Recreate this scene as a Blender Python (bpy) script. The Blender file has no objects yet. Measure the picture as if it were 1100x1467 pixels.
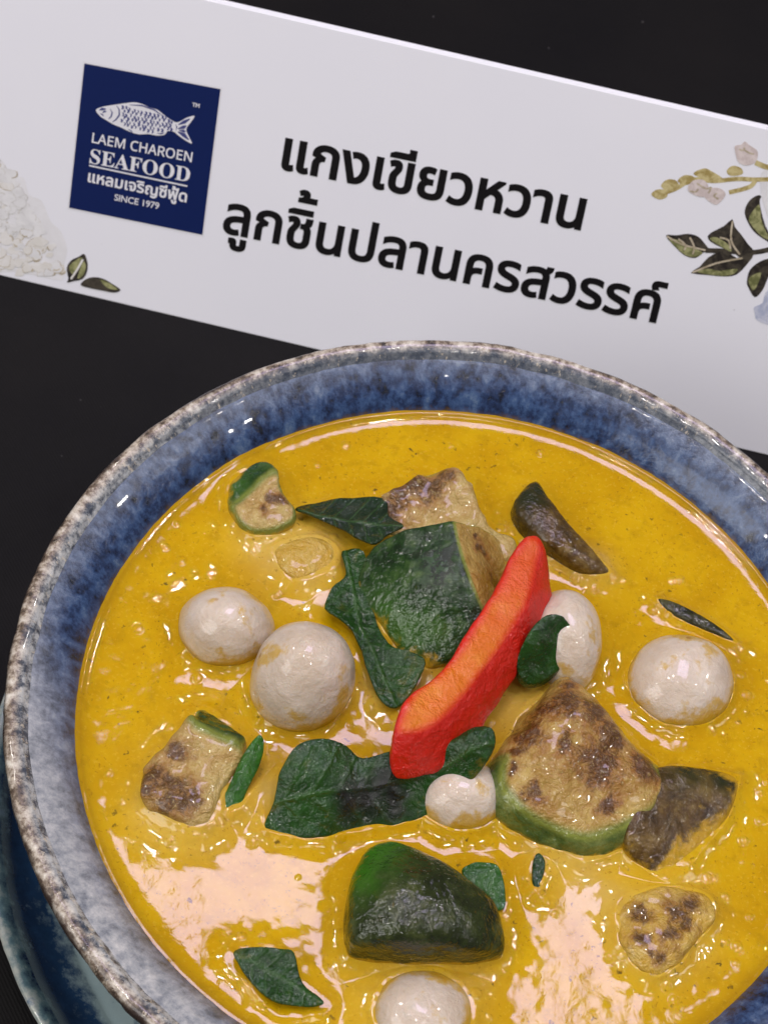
import bpy, math, random
import numpy as np
from mathutils import Vector, Matrix
from mathutils.geometry import delaunay_2d_cdt

random.seed(7); rng = np.random.default_rng(7)
scene = bpy.context.scene
COL = scene.collection
S = 0.085                      # bowl radius in metres; shapes below are written in bowl radii

# ------------------------------------------------------------------ camera
FPX, IW, IH = 3003.245, 1100.0, 1467.0
CA, CH, YAW, PITCH, ROLL = 2.222636, 4.062599, 0.1146374, 0.5782398, 0.1933065
ZS = -0.1126                   # level of the curry below the rim
def rot(yaw, pitch, roll):
    cy, sy, cp, sp, cr, sr = (math.cos(yaw), math.sin(yaw), math.cos(pitch), math.sin(pitch), math.cos(roll), math.sin(roll))
    Z = np.array([[cy, -sy, 0], [sy, cy, 0], [0, 0, 1]]); X = np.array([[1, 0, 0], [0, cp, -sp], [0, sp, cp]])
    R = np.array([[cr, -sr, 0], [sr, cr, 0], [0, 0, 1]])
    return Z @ X @ R
CR = rot(YAW, PITCH, ROLL); CC = np.array([0, -CA, CH])
cam = bpy.data.cameras.new('camera'); camo = bpy.data.objects.new('camera', cam); COL.objects.link(camo)
cam.sensor_fit = 'HORIZONTAL'; cam.sensor_width = 36; cam.lens = FPX / IW * 36
cam.clip_start = 0.01; cam.clip_end = 50
M = Matrix.Identity(4)
for i in range(3):
    for j in range(3): M[i][j] = CR[i][j]
    M[i][3] = CC[i] * S
camo.matrix_world = M
scene.camera = camo

# ------------------------------------------------------------------ world, lamps, exposure
w = bpy.data.worlds.new('World'); scene.world = w; w.use_nodes = True
w.node_tree.nodes['Background'].inputs[0].default_value = (1.0, 0.93, 0.86, 1)
w.node_tree.nodes['Background'].inputs[1].default_value = 0.12
def lamp(name, loc, target, size, radiance, color, size_y=None, shape='RECTANGLE'):
    l = bpy.data.lights.new(name, 'AREA'); l.shape = shape
    l.size = size * S; l.size_y = (size_y or size) * S; l.color = color
    area = l.size * l.size_y * (math.pi / 4 if shape in ('DISK', 'ELLIPSE') else 1)
    l.energy = radiance * area * math.pi
    o = bpy.data.objects.new(name, l); COL.objects.link(o)
    o.location = Vector(loc) * S
    o.rotation_euler = (Vector(target) - Vector(loc)).to_track_quat('-Z', 'Y').to_euler()
    return o
lamp('overhead_panel', (-0.2, 4.6, 15), (-0.2, 4.4, 0), 4.7, 8.0, (0.76, 0.63, 1.0), 3.9)
lamp('front_fill', (-9, -9, 10), (0, 0.5, 0), 8, 3.0, (1.0, 0.98, 0.97), 8)  # unseen fill added on the camera side, brightens the card
lamp('overhead_panel', (-8.2, -3.0, 15), (0, 0, 0), 2.0, 2.0, (0.97, 0.97, 1.0), 2.0)  # added so the large green wedge's skin catches a reflection
lamp('overhead_panel', (2.4, -2.6, 15.5), (0, 0, 0), 2.0, 5.0, (1.0, 0.97, 0.95), 1.6)  # added for highlights on skins that tilt toward the camera
lamp('overhead_panel', (14.0, 2.0, 14), (0, 0, 0), 3.0, 3.0, (0.97, 0.97, 1.0), 3.0)  # added so the brown skinned wedge catches a reflection
for x, y, z, q in ((7.0, 9.5, 14, 1), (-5.5, 10.5, 15, 1), (-2.5, -3.0, 16, .8), (8.0, 1.0, 13, .8), (-9.5, 3.5, 14, 1), (3.2, 1.2, 16, .8), (-5.2, -1.2, 15, .9), (13, 5.5, 14, 1), (4.5, -6.5, 15, .8), (-12, -5, 14, 1), (15, -2, 14, 1), (-3.6, 2.2, 16, .7)):
    lamp('downlight', (x, y, z), (0, 0, 0), 0.36, 500 * q, (1, 0.955, 0.90), shape='DISK')  # small spots behind the glints, with more added for sparkle on wet skins
vs = scene.view_settings
scene.display_settings.display_device = 'sRGB'
vs.view_transform = 'Standard'; vs.look = 'None'; vs.exposure = 0.42; vs.gamma = 1.0; vs.use_curve_mapping = False
cam.dof.use_dof = True; cam.dof.focus_distance = 4.55 * S; cam.dof.aperture_fstop = 64

# ------------------------------------------------------------------ picture point -> place
def rays(px):
    px = np.atleast_2d(np.asarray(px, float))
    return np.c_[(px[:, 0] - IW / 2) / FPX, -(px[:, 1] - IH / 2) / FPX, -np.ones(len(px))] @ CR.T
def at(px, py, z=0.0):                       # point at height z above the curry
    d = rays([(px, py)])[0]; t = (ZS + z - CC[2]) / d[2]
    return CC + d * t
def pts(poly, z=0.0):
    return np.array([at(p[0], p[1], p[2] if len(p) > 2 else z) for p in poly])

# ------------------------------------------------------------------ object helpers
def tag(o, label=None, cat=None, group=None, kind=None):
    if label: o['label'] = label
    if cat: o['category'] = cat
    if group: o['group'] = group
    if kind: o['kind'] = kind
    return o
def empty(name, loc, label, cat, group=None):
    o = bpy.data.objects.new(name, None); COL.objects.link(o); o.location = Vector(loc) * S
    o.empty_display_size = 0.01
    return tag(o, label, cat, group)
def mesh_obj(name, V, F, mat, parent=None, loc=(0, 0, 0), attrs=None, smooth=True, normals=None):
    V = (np.asarray(V, float) - np.asarray(loc, float)) * S
    me = bpy.data.meshes.new(name)
    if isinstance(F, np.ndarray):
        n = F.shape[1]
        me.vertices.add(len(V)); me.vertices.foreach_set('co', V.ravel())
        me.loops.add(F.size); me.loops.foreach_set('vertex_index', F.ravel().astype(np.int32))
        me.polygons.add(len(F)); me.polygons.foreach_set('loop_start', np.arange(0, F.size, n, dtype=np.int32))
        me.update(calc_edges=True); me.validate()
    else:
        me.from_pydata([tuple(v) for v in V], [], [list(f) for f in F]); me.update()
    for k, a in (attrs or {}).items():
        at_ = me.attributes.new(k, 'FLOAT', 'POINT'); at_.data.foreach_set('value', np.asarray(a, np.float32))
    me.polygons.foreach_set('use_smooth', np.full(len(me.polygons), smooth))
    if normals is not None:
        me.normals_split_custom_set_from_vertices([tuple(x) for x in normals])
    if mat: me.materials.append(mat)
    o = bpy.data.objects.new(name, me); COL.objects.link(o)
    if parent: o.parent = parent
    else: o.location = Vector(loc) * S
    return o

# ------------------------------------------------------------------ node helpers
class NT:
    def __init__(s, name):
        s.m = bpy.data.materials.new(name); s.m.use_nodes = True
        s.t = s.m.node_tree; s.b = s.t.nodes['Principled BSDF']
    def n(s, typ, **k):
        nd = s.t.nodes.new(typ)
        for a, v in k.items(): setattr(nd, a, v)
        return nd
    def put(s, sock, v):
        if v is None: return
        if isinstance(v, bpy.types.NodeSocket): s.t.links.new(v, sock)
        elif isinstance(v, (tuple, list)) and len(v) == 3 and sock.type == 'RGBA': sock.default_value = (*v, 1)
        else: sock.default_value = v
    def coord(s, scale=1.0):                     # object coordinates in bowl radii
        c = s.n('ShaderNodeTexCoord').outputs['Object']
        mp = s.n('ShaderNodeMapping'); s.put(mp.inputs['Vector'], c)
        sc = scale if isinstance(scale, (tuple, list)) else (scale,) * 3
        mp.inputs['Scale'].default_value = tuple(x / S for x in sc)
        return mp.outputs[0]
    def attr(s, name): return s.n('ShaderNodeAttribute', attribute_name=name).outputs['Fac']
    def noise(s, vec, scale, detail=4, rough=0.55, dist=0.0):
        nd = s.n('ShaderNodeTexNoise'); s.put(nd.inputs['Vector'], vec)
        nd.inputs['Scale'].default_value = scale; nd.inputs['Detail'].default_value = detail
        nd.inputs['Roughness'].default_value = rough; nd.inputs['Distortion'].default_value = dist
        return nd.outputs['Fac']
    def vor(s, vec, scale, feature='F1', rand=1.0):
        nd = s.n('ShaderNodeTexVoronoi', feature=feature); s.put(nd.inputs['Vector'], vec)
        nd.inputs['Scale'].default_value = scale; nd.inputs['Randomness'].default_value = rand
        return nd
    def ramp(s, fac, stops, interp='LINEAR'):
        nd = s.n('ShaderNodeValToRGB'); s.put(nd.inputs[0], fac); cr = nd.color_ramp; cr.interpolation = interp
        while len(cr.elements) < len(stops): cr.elements.new(0.5)
        for e, (p, c) in zip(cr.elements, stops):
            e.position = p; e.color = (*c, 1) if len(c) == 3 else c
        return nd.outputs[0]
    def mr(s, v, a, b, c=0.0, d=1.0):
        nd = s.n('ShaderNodeMapRange'); nd.interpolation_type = 'SMOOTHSTEP'
        for i, x in enumerate((v, a, b, c, d)): s.put(nd.inputs[i], x)
        return nd.outputs[0]
    def math(s, op, a, b=None, clamp=False):
        nd = s.n('ShaderNodeMath', operation=op, use_clamp=clamp); s.put(nd.inputs[0], a); s.put(nd.inputs[1], b)
        return nd.outputs[0]
    def mix(s, f, a, b, mode='MIX'):
        nd = s.n('ShaderNodeMix', data_type='RGBA', blend_type=mode)
        s.put(nd.inputs[0], f); s.put(nd.inputs[6], a); s.put(nd.inputs[7], b)
        return nd.outputs[2]
    def bump(s, h, strength=0.5, dist=0.001, normal=None):
        nd = s.n('ShaderNodeBump'); s.put(nd.inputs['Height'], h)
        nd.inputs['Strength'].default_value = strength; nd.inputs['Distance'].default_value = dist
        s.put(nd.inputs['Normal'], normal)
        return nd.outputs[0]
    def out(s, color, rough=0.4, normal=None, spec=0.5, coat=0.0, coat_rough=0.05, sss=0.0, sss_r=(1, .6, .3), sss_scale=0.004, coat_normal=None):
        b = s.b
        s.put(b.inputs['Base Color'], color); s.put(b.inputs['Roughness'], rough); s.put(b.inputs['Normal'], normal)
        s.put(b.inputs['Specular IOR Level'], spec); s.put(b.inputs['Coat Weight'], coat); s.put(b.inputs['Coat Roughness'], coat_rough)
        if coat_normal is not None: s.put(b.inputs['Coat Normal'], coat_normal)
        if sss:
            b.inputs['Subsurface Weight'].default_value = sss; b.inputs['Subsurface Radius'].default_value = sss_r
            b.inputs['Subsurface Scale'].default_value = sss_scale
        return s.m

SOUP = (0.56, 0.295, 0.006)
def plain(name, c, rough=0.5, spec=0.3):
    t = NT(name); co = t.coord(); nz = t.noise(co, 60, 3)
    return t.out(t.mix(t.math('MULTIPLY', nz, 0.25), c, tuple(x * 0.72 for x in c)), rough, spec=spec)

def mat_table():
    t = NT('black_tablecloth'); co = t.coord()
    a = t.n('ShaderNodeTexWave', wave_type='BANDS', bands_direction='DIAGONAL'); t.put(a.inputs['Vector'], co); a.inputs['Scale'].default_value = 55; a.inputs['Distortion'].default_value = 1.0
    nz = t.noise(co, 160, 3); big = t.noise(co, 2.2, 3)
    h = t.math('ADD', t.math('MULTIPLY', a.outputs['Fac'], 0.5), nz)
    c = t.mix(big, (0.0035, 0.0035, 0.005), (0.010, 0.009, 0.009))
    c = t.mix(t.mr(t.noise(co, 240, 2), .66, .8), c, (0.035, 0.032, 0.033))
    lint = t.mr(t.vor(co, 9).outputs['Distance'], 0.035, 0.02)
    c = t.mix(t.math('MULTIPLY', lint, 0.22), c, (0.3, 0.29, 0.3))
    return t.out(c, 0.6, t.bump(h, 0.4, 0.00015), spec=0.10)

def mat_card():
    t = NT('printed_card_stock'); co = t.coord()
    nz = t.noise(co, 3, 3); fine = t.noise(co, 120, 2)
    c = t.mix(nz, (0.79, 0.80, 0.86), (0.83, 0.835, 0.885))
    fleck = t.mr(t.vor(co, 7).outputs['Distance'], 0.022, 0.012)
    c = t.mix(t.math('MULTIPLY', fleck, 0.55), c, (0.3, 0.28, 0.3))
    return t.out(c, 0.5, t.bump(fine, 0.08, 0.0001), spec=0.2)

def mat_glaze(name, rim):
    t = NT(name)
    obj = t.coord(); sx = t.n('ShaderNodeSeparateXYZ'); t.put(sx.inputs[0], obj)
    flat = t.n('ShaderNodeCombineXYZ'); t.put(flat.inputs[0], sx.outputs[0]); t.put(flat.inputs[1], sx.outputs[1])
    ln = t.n('ShaderNodeVectorMath', operation='LENGTH'); t.put(ln.inputs[0], flat.outputs[0]); r = ln.outputs['Value']
    nm = t.n('ShaderNodeVectorMath', operation='NORMALIZE'); t.put(nm.inputs[0], flat.outputs[0])
    sp = t.n('ShaderNodeSeparateXYZ'); t.put(sp.inputs[0], nm.outputs[0])
    st = t.n('ShaderNodeCombineXYZ'); t.put(st.inputs[0], sp.outputs[0]); t.put(st.inputs[1], sp.outputs[1]); t.put(st.inputs[2], t.math('MULTIPLY', r, 0.8))
    streak = t.noise(st.outputs[0], 22, 5, 0.65, 0.3); fine = t.noise(st.outputs[0], 75, 4, 0.7); blot = t.noise(obj, 5.5, 4, 0.6); mott = t.noise(obj, 38, 5, 0.7)
    # paler side of the bowl: glaze variation with reflected light put into the colour
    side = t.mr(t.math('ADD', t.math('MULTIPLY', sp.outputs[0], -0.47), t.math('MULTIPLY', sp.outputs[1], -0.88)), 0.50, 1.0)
    if rim:
        k = t.math('ADD', t.math('MULTIPLY', mott, 0.6), t.math('MULTIPLY', t.noise(obj, 14, 4, .6), 0.4))
        c = t.ramp(k, [(0.40, (0.035, 0.025, 0.02)), (0.47, (0.17, 0.125, 0.09)), (0.53, (0.42, 0.36, 0.29)), (0.62, (0.70, 0.66, 0.58))])
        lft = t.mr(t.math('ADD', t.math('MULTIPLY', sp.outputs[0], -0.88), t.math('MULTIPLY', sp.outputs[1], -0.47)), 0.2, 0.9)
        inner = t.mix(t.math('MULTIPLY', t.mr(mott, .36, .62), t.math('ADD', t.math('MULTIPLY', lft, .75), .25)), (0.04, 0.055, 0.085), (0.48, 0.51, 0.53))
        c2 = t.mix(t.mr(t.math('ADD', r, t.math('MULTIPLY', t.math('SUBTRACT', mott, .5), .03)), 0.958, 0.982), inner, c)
        c2 = t.mix(t.math('MULTIPLY', t.mr(fine, 0.58, 0.66), 0.6), c2, (0.66, 0.58, 0.46))
        h = mott
        c2 = t.mix(t.mr(t.math('ADD', t.math('MULTIPLY', blot, 0.06), r), 1.018, 1.032), c2, (0.045, 0.03, 0.025))
        return t.out(c2, t.mix(t.mr(fine, .45, .6), (0.35,) * 3, (0.16,) * 3), t.bump(h, 0.5, 0.0007), spec=0.5, coat=0.5, coat_rough=0.07)
    kk = t.math('ADD', t.math('MULTIPLY', streak, 0.5), t.math('MULTIPLY', mott, 0.5))
    navy = t.ramp(kk, [(0.38, (0.003, 0.006, 0.018)), (0.46, (0.013, 0.030, 0.090)), (0.55, (0.036, 0.078, 0.190)), (0.68, (0.12, 0.18, 0.28))])
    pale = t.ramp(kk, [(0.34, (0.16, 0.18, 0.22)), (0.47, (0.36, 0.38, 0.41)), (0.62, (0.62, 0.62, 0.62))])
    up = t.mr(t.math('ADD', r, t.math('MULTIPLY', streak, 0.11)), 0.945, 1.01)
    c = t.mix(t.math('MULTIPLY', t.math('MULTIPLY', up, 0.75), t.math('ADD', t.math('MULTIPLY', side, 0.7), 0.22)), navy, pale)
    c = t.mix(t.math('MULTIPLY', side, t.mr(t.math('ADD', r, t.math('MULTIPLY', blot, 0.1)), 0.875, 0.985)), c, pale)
    brown_band = t.mr(t.math('ADD', r, t.math('MULTIPLY', mott, 0.03)), 0.872, 0.85)
    c = t.mix(t.math('MULTIPLY', brown_band, 0.75), c, (0.30, 0.17, 0.02))  # browner band where the wall meets the curry
    return t.out(c, 0.2, t.bump(mott, 0.35, 0.0006), spec=0.5, coat=0.25, coat_rough=0.05)

def mat_saucer():
    t = NT('saucer_glaze'); obj = t.coord(); sx = t.n('ShaderNodeSeparateXYZ'); t.put(sx.inputs[0], obj)
    flat = t.n('ShaderNodeCombineXYZ'); t.put(flat.inputs[0], sx.outputs[0]); t.put(flat.inputs[1], sx.outputs[1])
    ln = t.n('ShaderNodeVectorMath', operation='LENGTH'); t.put(ln.inputs[0], flat.outputs[0])
    mott = t.noise(obj, 16, 5, 0.7); r = t.math('ADD', ln.outputs['Value'], t.math('MULTIPLY', t.math('SUBTRACT', mott, 0.5), 0.14))
    c = t.ramp(t.mr(r, 0.8, 1.12), [(0.0, (0.42, 0.54, 0.56)), (0.30, (0.34, 0.46, 0.50)), (0.46, (0.02, 0.06, 0.15)), (0.75, (0.008, 0.02, 0.06)), (0.86, (0.10, 0.17, 0.20)), (0.97, (0.45, 0.46, 0.42))])
    c = t.mix(t.mr(mott, .55, .7), c, (0.1, 0.16, 0.24))
    return t.out(c, 0.2, t.bump(mott, 0.3, 0.0005), coat=0.6, coat_rough=0.05)

def mat_soup():
    t = NT('yellow_green_curry'); co = t.coord()
    big = t.noise(co, 5, 4, 0.6, 0.6); mid = t.noise(co, 26, 5, 0.65, 0.4); fine = t.noise(co, 110, 3, 0.6)
    c = t.mix(t.mr(big, .3, .72), (0.50, 0.276, 0.001), (0.60, 0.365, 0.003))
    c = t.mix(t.math('MULTIPLY', t.mr(mid, .48, .72), 0.6), c, (0.40, 0.225, 0.002))
    c = t.mix(t.math('MULTIPLY', t.mr(fine, .54, .70), 0.5), c, (0.66, 0.42, 0.03))
    c = t.mix(t.math('MULTIPLY', t.attr('pale'), 0.8), c, (0.64, 0.47, 0.16))
    # herb and spice specks
    wob = t.n('ShaderNodeTexNoise'); t.put(wob.inputs['Vector'], co); wob.inputs['Scale'].default_value = 70; wob.inputs['Detail'].default_value = 2
    dv = t.n('ShaderNodeVectorMath', operation='MULTIPLY_ADD'); t.put(dv.inputs[0], wob.outputs['Color']); dv.inputs[1].default_value = (.028, .028, .028); t.put(dv.inputs[2], co); dc = dv.outputs[0]
    for sc, lo, col, amt, ns in ((30, 0.13, (0.10, 0.065, 0.008), 0.7, 9), (60, 0.17, (0.22, 0.12, 0.006), 0.55, 14), (16, 0.085, (0.06, 0.04, 0.012), 0.85, 5), (80, 0.2, (0.30, 0.13, 0.004), 0.6, 20)):
        v = t.vor(dc, sc); sel = t.mr(t.noise(v.outputs['Position'], ns, 1), 0.44, 0.56)
        m = t.math('MULTIPLY', t.mr(v.outputs['Distance'], lo * 1.25, lo * 0.45), sel)
        c = t.mix(t.math('MULTIPLY', m, amt), c, col)
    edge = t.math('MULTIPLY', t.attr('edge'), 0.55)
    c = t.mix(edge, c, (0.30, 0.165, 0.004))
    h = t.math('ADD', t.math('MULTIPLY', t.noise(co, 13, 3, 0.5, 0.5), 0.2), t.math('MULTIPLY', t.noise(co, 38, 4, 0.6, .8), 0.16))
    n1 = t.bump(h, 0.11, 0.0020)
    return t.out(c, 0.05, n1, spec=0.5, sss=0.2, sss_r=(1.0, 0.45, 0.05), sss_scale=0.0025)

def wet(t, co, amt=0.5, sc=60, dist=0.0008):
    h = t.math('ADD', t.noise(co, sc * .75, 4, 0.62, .4), t.math('MULTIPLY', t.noise(co, sc * 2.4, 3, 0.6), 0.30))
    return t.bump(h, amt, dist)
def coated(t, co, c, film=0.32):
    n1 = t.math('MULTIPLY', t.math('SUBTRACT', t.noise(co, 17, 5, 0.68, .6), 0.5), 2.1)
    f = t.mr(t.math('ADD', t.attr('coat'), n1), 0.30, 0.85)
    thin = t.mr(t.math('ADD', t.math('MULTIPLY', t.attr('coat'), .35), t.noise(co, 9, 5, .65, .8)), 0.56, 0.80)
    c = t.mix(t.math('MULTIPLY', thin, film), c, (0.50, 0.31, 0.03))
    return t.mix(t.math('MULTIPLY', f, 0.88), c, (0.52, 0.30, 0.012))

def mat_fishball():
    t = NT('white_fish_ball'); co = t.coord()
    c = t.mix(t.mr(t.noise(co, 7, 4), .35, .65), (0.56, 0.46, 0.36), (0.69, 0.60, 0.51))
    c = t.mix(t.math('MULTIPLY', t.mr(t.noise(co, 60, 4, .7), .5, .7), .35), c, (0.50, 0.45, 0.37))
    stain = t.mr(t.noise(co, 9, 5, 0.62, 0.1), 0.52, 0.61)
    c = t.mix(t.math('MULTIPLY', stain, 0.85), c, (0.54, 0.34, 0.05))
    v = t.vor(co, 19); sel = t.mr(t.noise(v.outputs['Position'], 9, 1), .50, .58)
    c = t.mix(t.math('MULTIPLY', t.math('MULTIPLY', t.mr(v.outputs['Distance'], .17, .08), sel), .8), c, (0.30, 0.14, 0.012))
    c = coated(t, co, c)
    return t.out(c, 0.30, wet(t, co, .40, 40, .0013), spec=0.5, sss=0.5, sss_r=(1, .7, .45), sss_scale=0.004, coat=0.6, coat_rough=0.04)

def mat_skin(name, dark, mid, light, second, rough=0.06, bump=0.36):
    t = NT(name); co = t.coord()
    k = t.math('ADD', t.math('MULTIPLY', t.noise(co, 11, 4, .6, .4), .6), t.math('MULTIPLY', t.noise(co, 42, 4, .7), .4))
    c = t.ramp(k, [(0.36, dark), (0.5, mid), (0.68, light)])
    c = t.mix(t.attr('tint'), c, second)
    c = t.mix(t.math('MULTIPLY', t.mr(t.attr('mask'), 0.86, 0.55), 0.65), c, (0.26, 0.29, 0.05))
    c = coated(t, co, c, 0.0)
    lo = t.bump(t.noise(co, 20, 3, .5, .6), .26, .0030)
    fi = t.bump(t.math('ADD', t.noise(co, 50, 3, .6), t.math('MULTIPLY', t.noise(co, 95, 2, .5), .45)), bump, .0012, lo)
    return t.out(c, rough, fi, spec=0.5, coat=0.0)

def mat_flesh(name, base, warm, brown, bscale=9.0):
    t = NT(name); co = t.coord()
    k = t.noise(co, 13, 5, .65, .6)
    c = t.mix(t.mr(k, .32, .66), warm, base)
    nz = t.noise(co, bscale * 2.4, 6, .72, .35); fib = t.noise(co, bscale * 7, 4, .7, .8)
    f = t.mr(t.math('ADD', t.attr('tint'), t.math('MULTIPLY', t.math('SUBTRACT', nz, .5), 2.4)), 0.10, 0.95)
    c = t.mix(t.math('MULTIPLY', f, 0.8), c, tuple(min(1, x * 1.55) for x in brown))
    g = t.math('MULTIPLY', t.mr(t.math('ADD', t.math('MULTIPLY', t.attr('tint'), .35), t.math('MULTIPLY', fib, .65)), .50, .66), f)
    c = t.mix(t.math('MULTIPLY', g, 0.9), c, tuple(x * .42 for x in brown))
    c = t.mix(t.math('MULTIPLY', t.mr(fib, .56, .68), .35), c, tuple(min(1, x * 1.12) for x in base))
    c = t.mix(t.math('MULTIPLY', t.mr(t.attr('mask'), 0.10, 0.46), 0.85), c, (0.17, 0.23, 0.045))
    c = coated(t, co, c)
    return t.out(c, 0.26, wet(t, co, .75, 40, .0020), spec=0.5, coat=0.5, coat_rough=0.03, sss=0.15, sss_scale=0.002)

def mat_leaf(name, a, b, under, rough=0.07):
    t = NT(name); co = t.coord()
    k = t.math('ADD', t.math('MULTIPLY', t.noise(co, 12, 4, .6, .5), .6), t.math('MULTIPLY', t.noise(co, 60, 3, .6), .4))
    c = t.ramp(k, [(0.36, a), (0.62, b)])
    c = t.mix(t.math('MULTIPLY', t.attr('vein'), .35), c, (.05, .13, .025))
    c = t.mix(t.attr('tint'), c, under)
    c = coated(t, co, c)
    nb = t.bump(t.attr('vein'), .35, .0012, wet(t, co, .6, 34, .0019))
    return t.out(c, rough, nb, spec=0.5, coat=0.0)

def mat_pepper(name, skin):
    t = NT(name); co = t.coord()
    if skin:
        c = t.mix(t.noise(co, 14, 4), (0.50, 0.006, 0.003), (0.66, 0.018, 0.006))
        return t.out(c, 0.17, wet(t, co, .7, 58, .0013), spec=0.5, coat=0.0, coat_rough=0.06, sss=0.08, sss_r=(1, .1, .03), sss_scale=.002)
    c = t.mix(t.attr('tint'), (0.60, 0.016, 0.004), (0.66, 0.145, 0.004))
    c = t.mix(t.math('MULTIPLY', t.math('MULTIPLY', t.attr('tint'), t.mr(t.noise(co, 15, 4, .62), .42, .72)), .6), c, (0.70, 0.26, 0.012))
    return t.out(c, 0.16, wet(t, co, .5, 46, .0014), spec=0.4, coat=0.0, coat_rough=0.06, sss=0.15, sss_r=(1, .2, .05), sss_scale=.002)

# ------------------------------------------------------------------ numeric noise, SDF modelling, surface nets
_G = rng.random((32, 32, 32)).astype(np.float32)
def vnoise(X, Y, Z, f, seed=0.0):
    x, y, z = X * f + seed * 7.31, Y * f + seed * 3.17, Z * f + seed * 5.7
    xi, yi, zi = np.floor(x).astype(int), np.floor(y).astype(int), np.floor(z).astype(int)
    fx, fy, fz = x - xi, y - yi, z - zi
    fx, fy, fz = (q * q * (3 - 2 * q) for q in (fx, fy, fz))
    g = lambda a, b, c: _G[(xi + a) & 31, (yi + b) & 31, (zi + c) & 31]
    l = lambda a, b, t: a + (b - a) * t
    return l(l(l(g(0, 0, 0), g(1, 0, 0), fx), l(g(0, 1, 0), g(1, 1, 0), fx), fy), l(l(g(0, 0, 1), g(1, 0, 1), fx), l(g(0, 1, 1), g(1, 1, 1), fx), fy), fz) - 0.5
def smooth_poly(P, n=5, closed=True):
    P = np.asarray(P, float); N = len(P); out = []
    for i in range(N if closed else N - 1):
        g = (lambda k: P[(i + k) % N]) if closed else (lambda k: P[min(max(i + k, 0), N - 1)])
        p0, p1, p2, p3 = g(-1), g(0), g(1), g(2)
        for s in np.arange(n) / n:
            out.append(0.5 * ((2 * p1) + (p2 - p0) * s + (2 * p0 - 5 * p1 + 4 * p2 - p3) * s * s + (3 * p1 - p0 - 3 * p2 + p3) * s ** 3))
    if not closed: out.append(P[-1])
    return np.array(out)
def poly_sd(P, X, Y):
    d = np.full(X.shape, 1e9); ins = np.zeros(X.shape, bool); n = len(P)
    for i in range(n):
        ax, ay = P[i][:2]; bx, by = P[(i + 1) % n][:2]; ex, ey = bx - ax, by - ay
        t = np.clip(((X - ax) * ex + (Y - ay) * ey) / (ex * ex + ey * ey + 1e-12), 0, 1)
        d = np.minimum(d, (X - ax - t * ex) ** 2 + (Y - ay - t * ey) ** 2)
        c = ((ay > Y) != (by > Y)) & (X < ex * (Y - ay) / (ey + (1e-12 if ey >= 0 else -1e-12)) + ax)
        ins ^= c
    d = np.sqrt(d); return np.where(ins, -d, d)
def line_sd(P, X, Y):                           # signed distance to an open line, positive on its left; and parameter along it
    d = np.full(X.shape, 1e9); s = np.zeros(X.shape); par = np.zeros(X.shape); n = len(P)
    for i in range(n - 1):
        ax, ay = P[i][:2]; bx, by = P[i + 1][:2]; ex, ey = bx - ax, by - ay
        lo, hi = (-1e3 if i == 0 else 0), (1e3 if i == n - 2 else 1)
        t = np.clip(((X - ax) * ex + (Y - ay) * ey) / (ex * ex + ey * ey + 1e-12), lo, hi)
        q = np.hypot(X - ax - t * ex, Y - ay - t * ey); m = q < d
        d = np.where(m, q, d); s = np.where(m, np.sign(ex * (Y - ay) - ey * (X - ax)), s); par = np.where(m, (i + np.clip(t, 0, 1)) / (n - 1), par)
    return d * s, par
def plane_z(p):                                 # three (px,py,z) -> z(x,y)
    A = pts(p); n = np.cross(A[1] - A[0], A[2] - A[0]); c = A[0]
    return lambda X, Y: c[2] - (n[0] * (X - c[0]) + n[1] * (Y - c[1])) / n[2]
def dome_z(px, py, z, k, kx=None, ang=0.0):
    c = at(px, py, z); k2 = k if kx is None else kx; ca, sa = math.cos(ang), math.sin(ang)
    def f(X, Y):
        u, v = (X - c[0]) * ca + (Y - c[1]) * sa, -(X - c[0]) * sa + (Y - c[1]) * ca
        return c[2] - k2 * u * u - k * v * v
    return f
def nets(F, o, h):
    s = F < 0; nx, ny, nz = F.shape
    cnt = np.zeros((nx - 1, ny - 1, nz - 1), np.float32); acc = np.zeros((nx - 1, ny - 1, nz - 1, 3), np.float32)
    cr = [(a, b, c) for a in (0, 1) for b in (0, 1) for c in (0, 1)]
    V = lambda a, A: A[a[0]:nx - 1 + a[0], a[1]:ny - 1 + a[1], a[2]:nz - 1 + a[2]]
    for a in cr:
        for ax in range(3):
            if a[ax]: continue
            b = list(a); b[ax] = 1
            m = V(a, s) != V(b, s)
            fa, fb = V(a, F)[m], V(b, F)[m]; t = fa / (fa - fb)
            p = np.tile(np.array(a, np.float32), (len(t), 1)); p[:, ax] = t
            acc[m] += p; cnt[m] += 1
    act = cnt > 0; idx = np.full(cnt.shape, -1, np.int64); idx[act] = np.arange(act.sum())
    ijk = np.argwhere(act); verts = o + h * (ijk + acc[act] / cnt[act][:, None])
    quads = []
    for ax in range(3):
        b, c = [(1, 2), (2, 0), (0, 1)][ax]
        sl0 = [slice(None)] * 3; sl1 = [slice(None)] * 3; sl0[ax] = slice(0, -1); sl1[ax] = slice(1, None)
        e = s[tuple(sl0)] != s[tuple(sl1)]; dirn = s[tuple(sl0)]
        I = np.argwhere(e); ok = (I[:, b] > 0) & (I[:, c] > 0) & (I[:, b] < F.shape[b] - 1) & (I[:, c] < F.shape[c] - 1); I = I[ok]
        if not len(I): continue
        def g(db, dc):
            J = I.copy(); J[:, b] -= db; J[:, c] -= dc
            return idx[J[:, 0], J[:, 1], J[:, 2]]
        q = np.c_[g(1, 1), g(0, 1), g(0, 0), g(1, 0)]
        fl = ~dirn[I[:, 0], I[:, 1], I[:, 2]]; q[fl] = q[fl][:, ::-1]
        quads.append(q)
    return verts, np.concatenate(quads)

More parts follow.
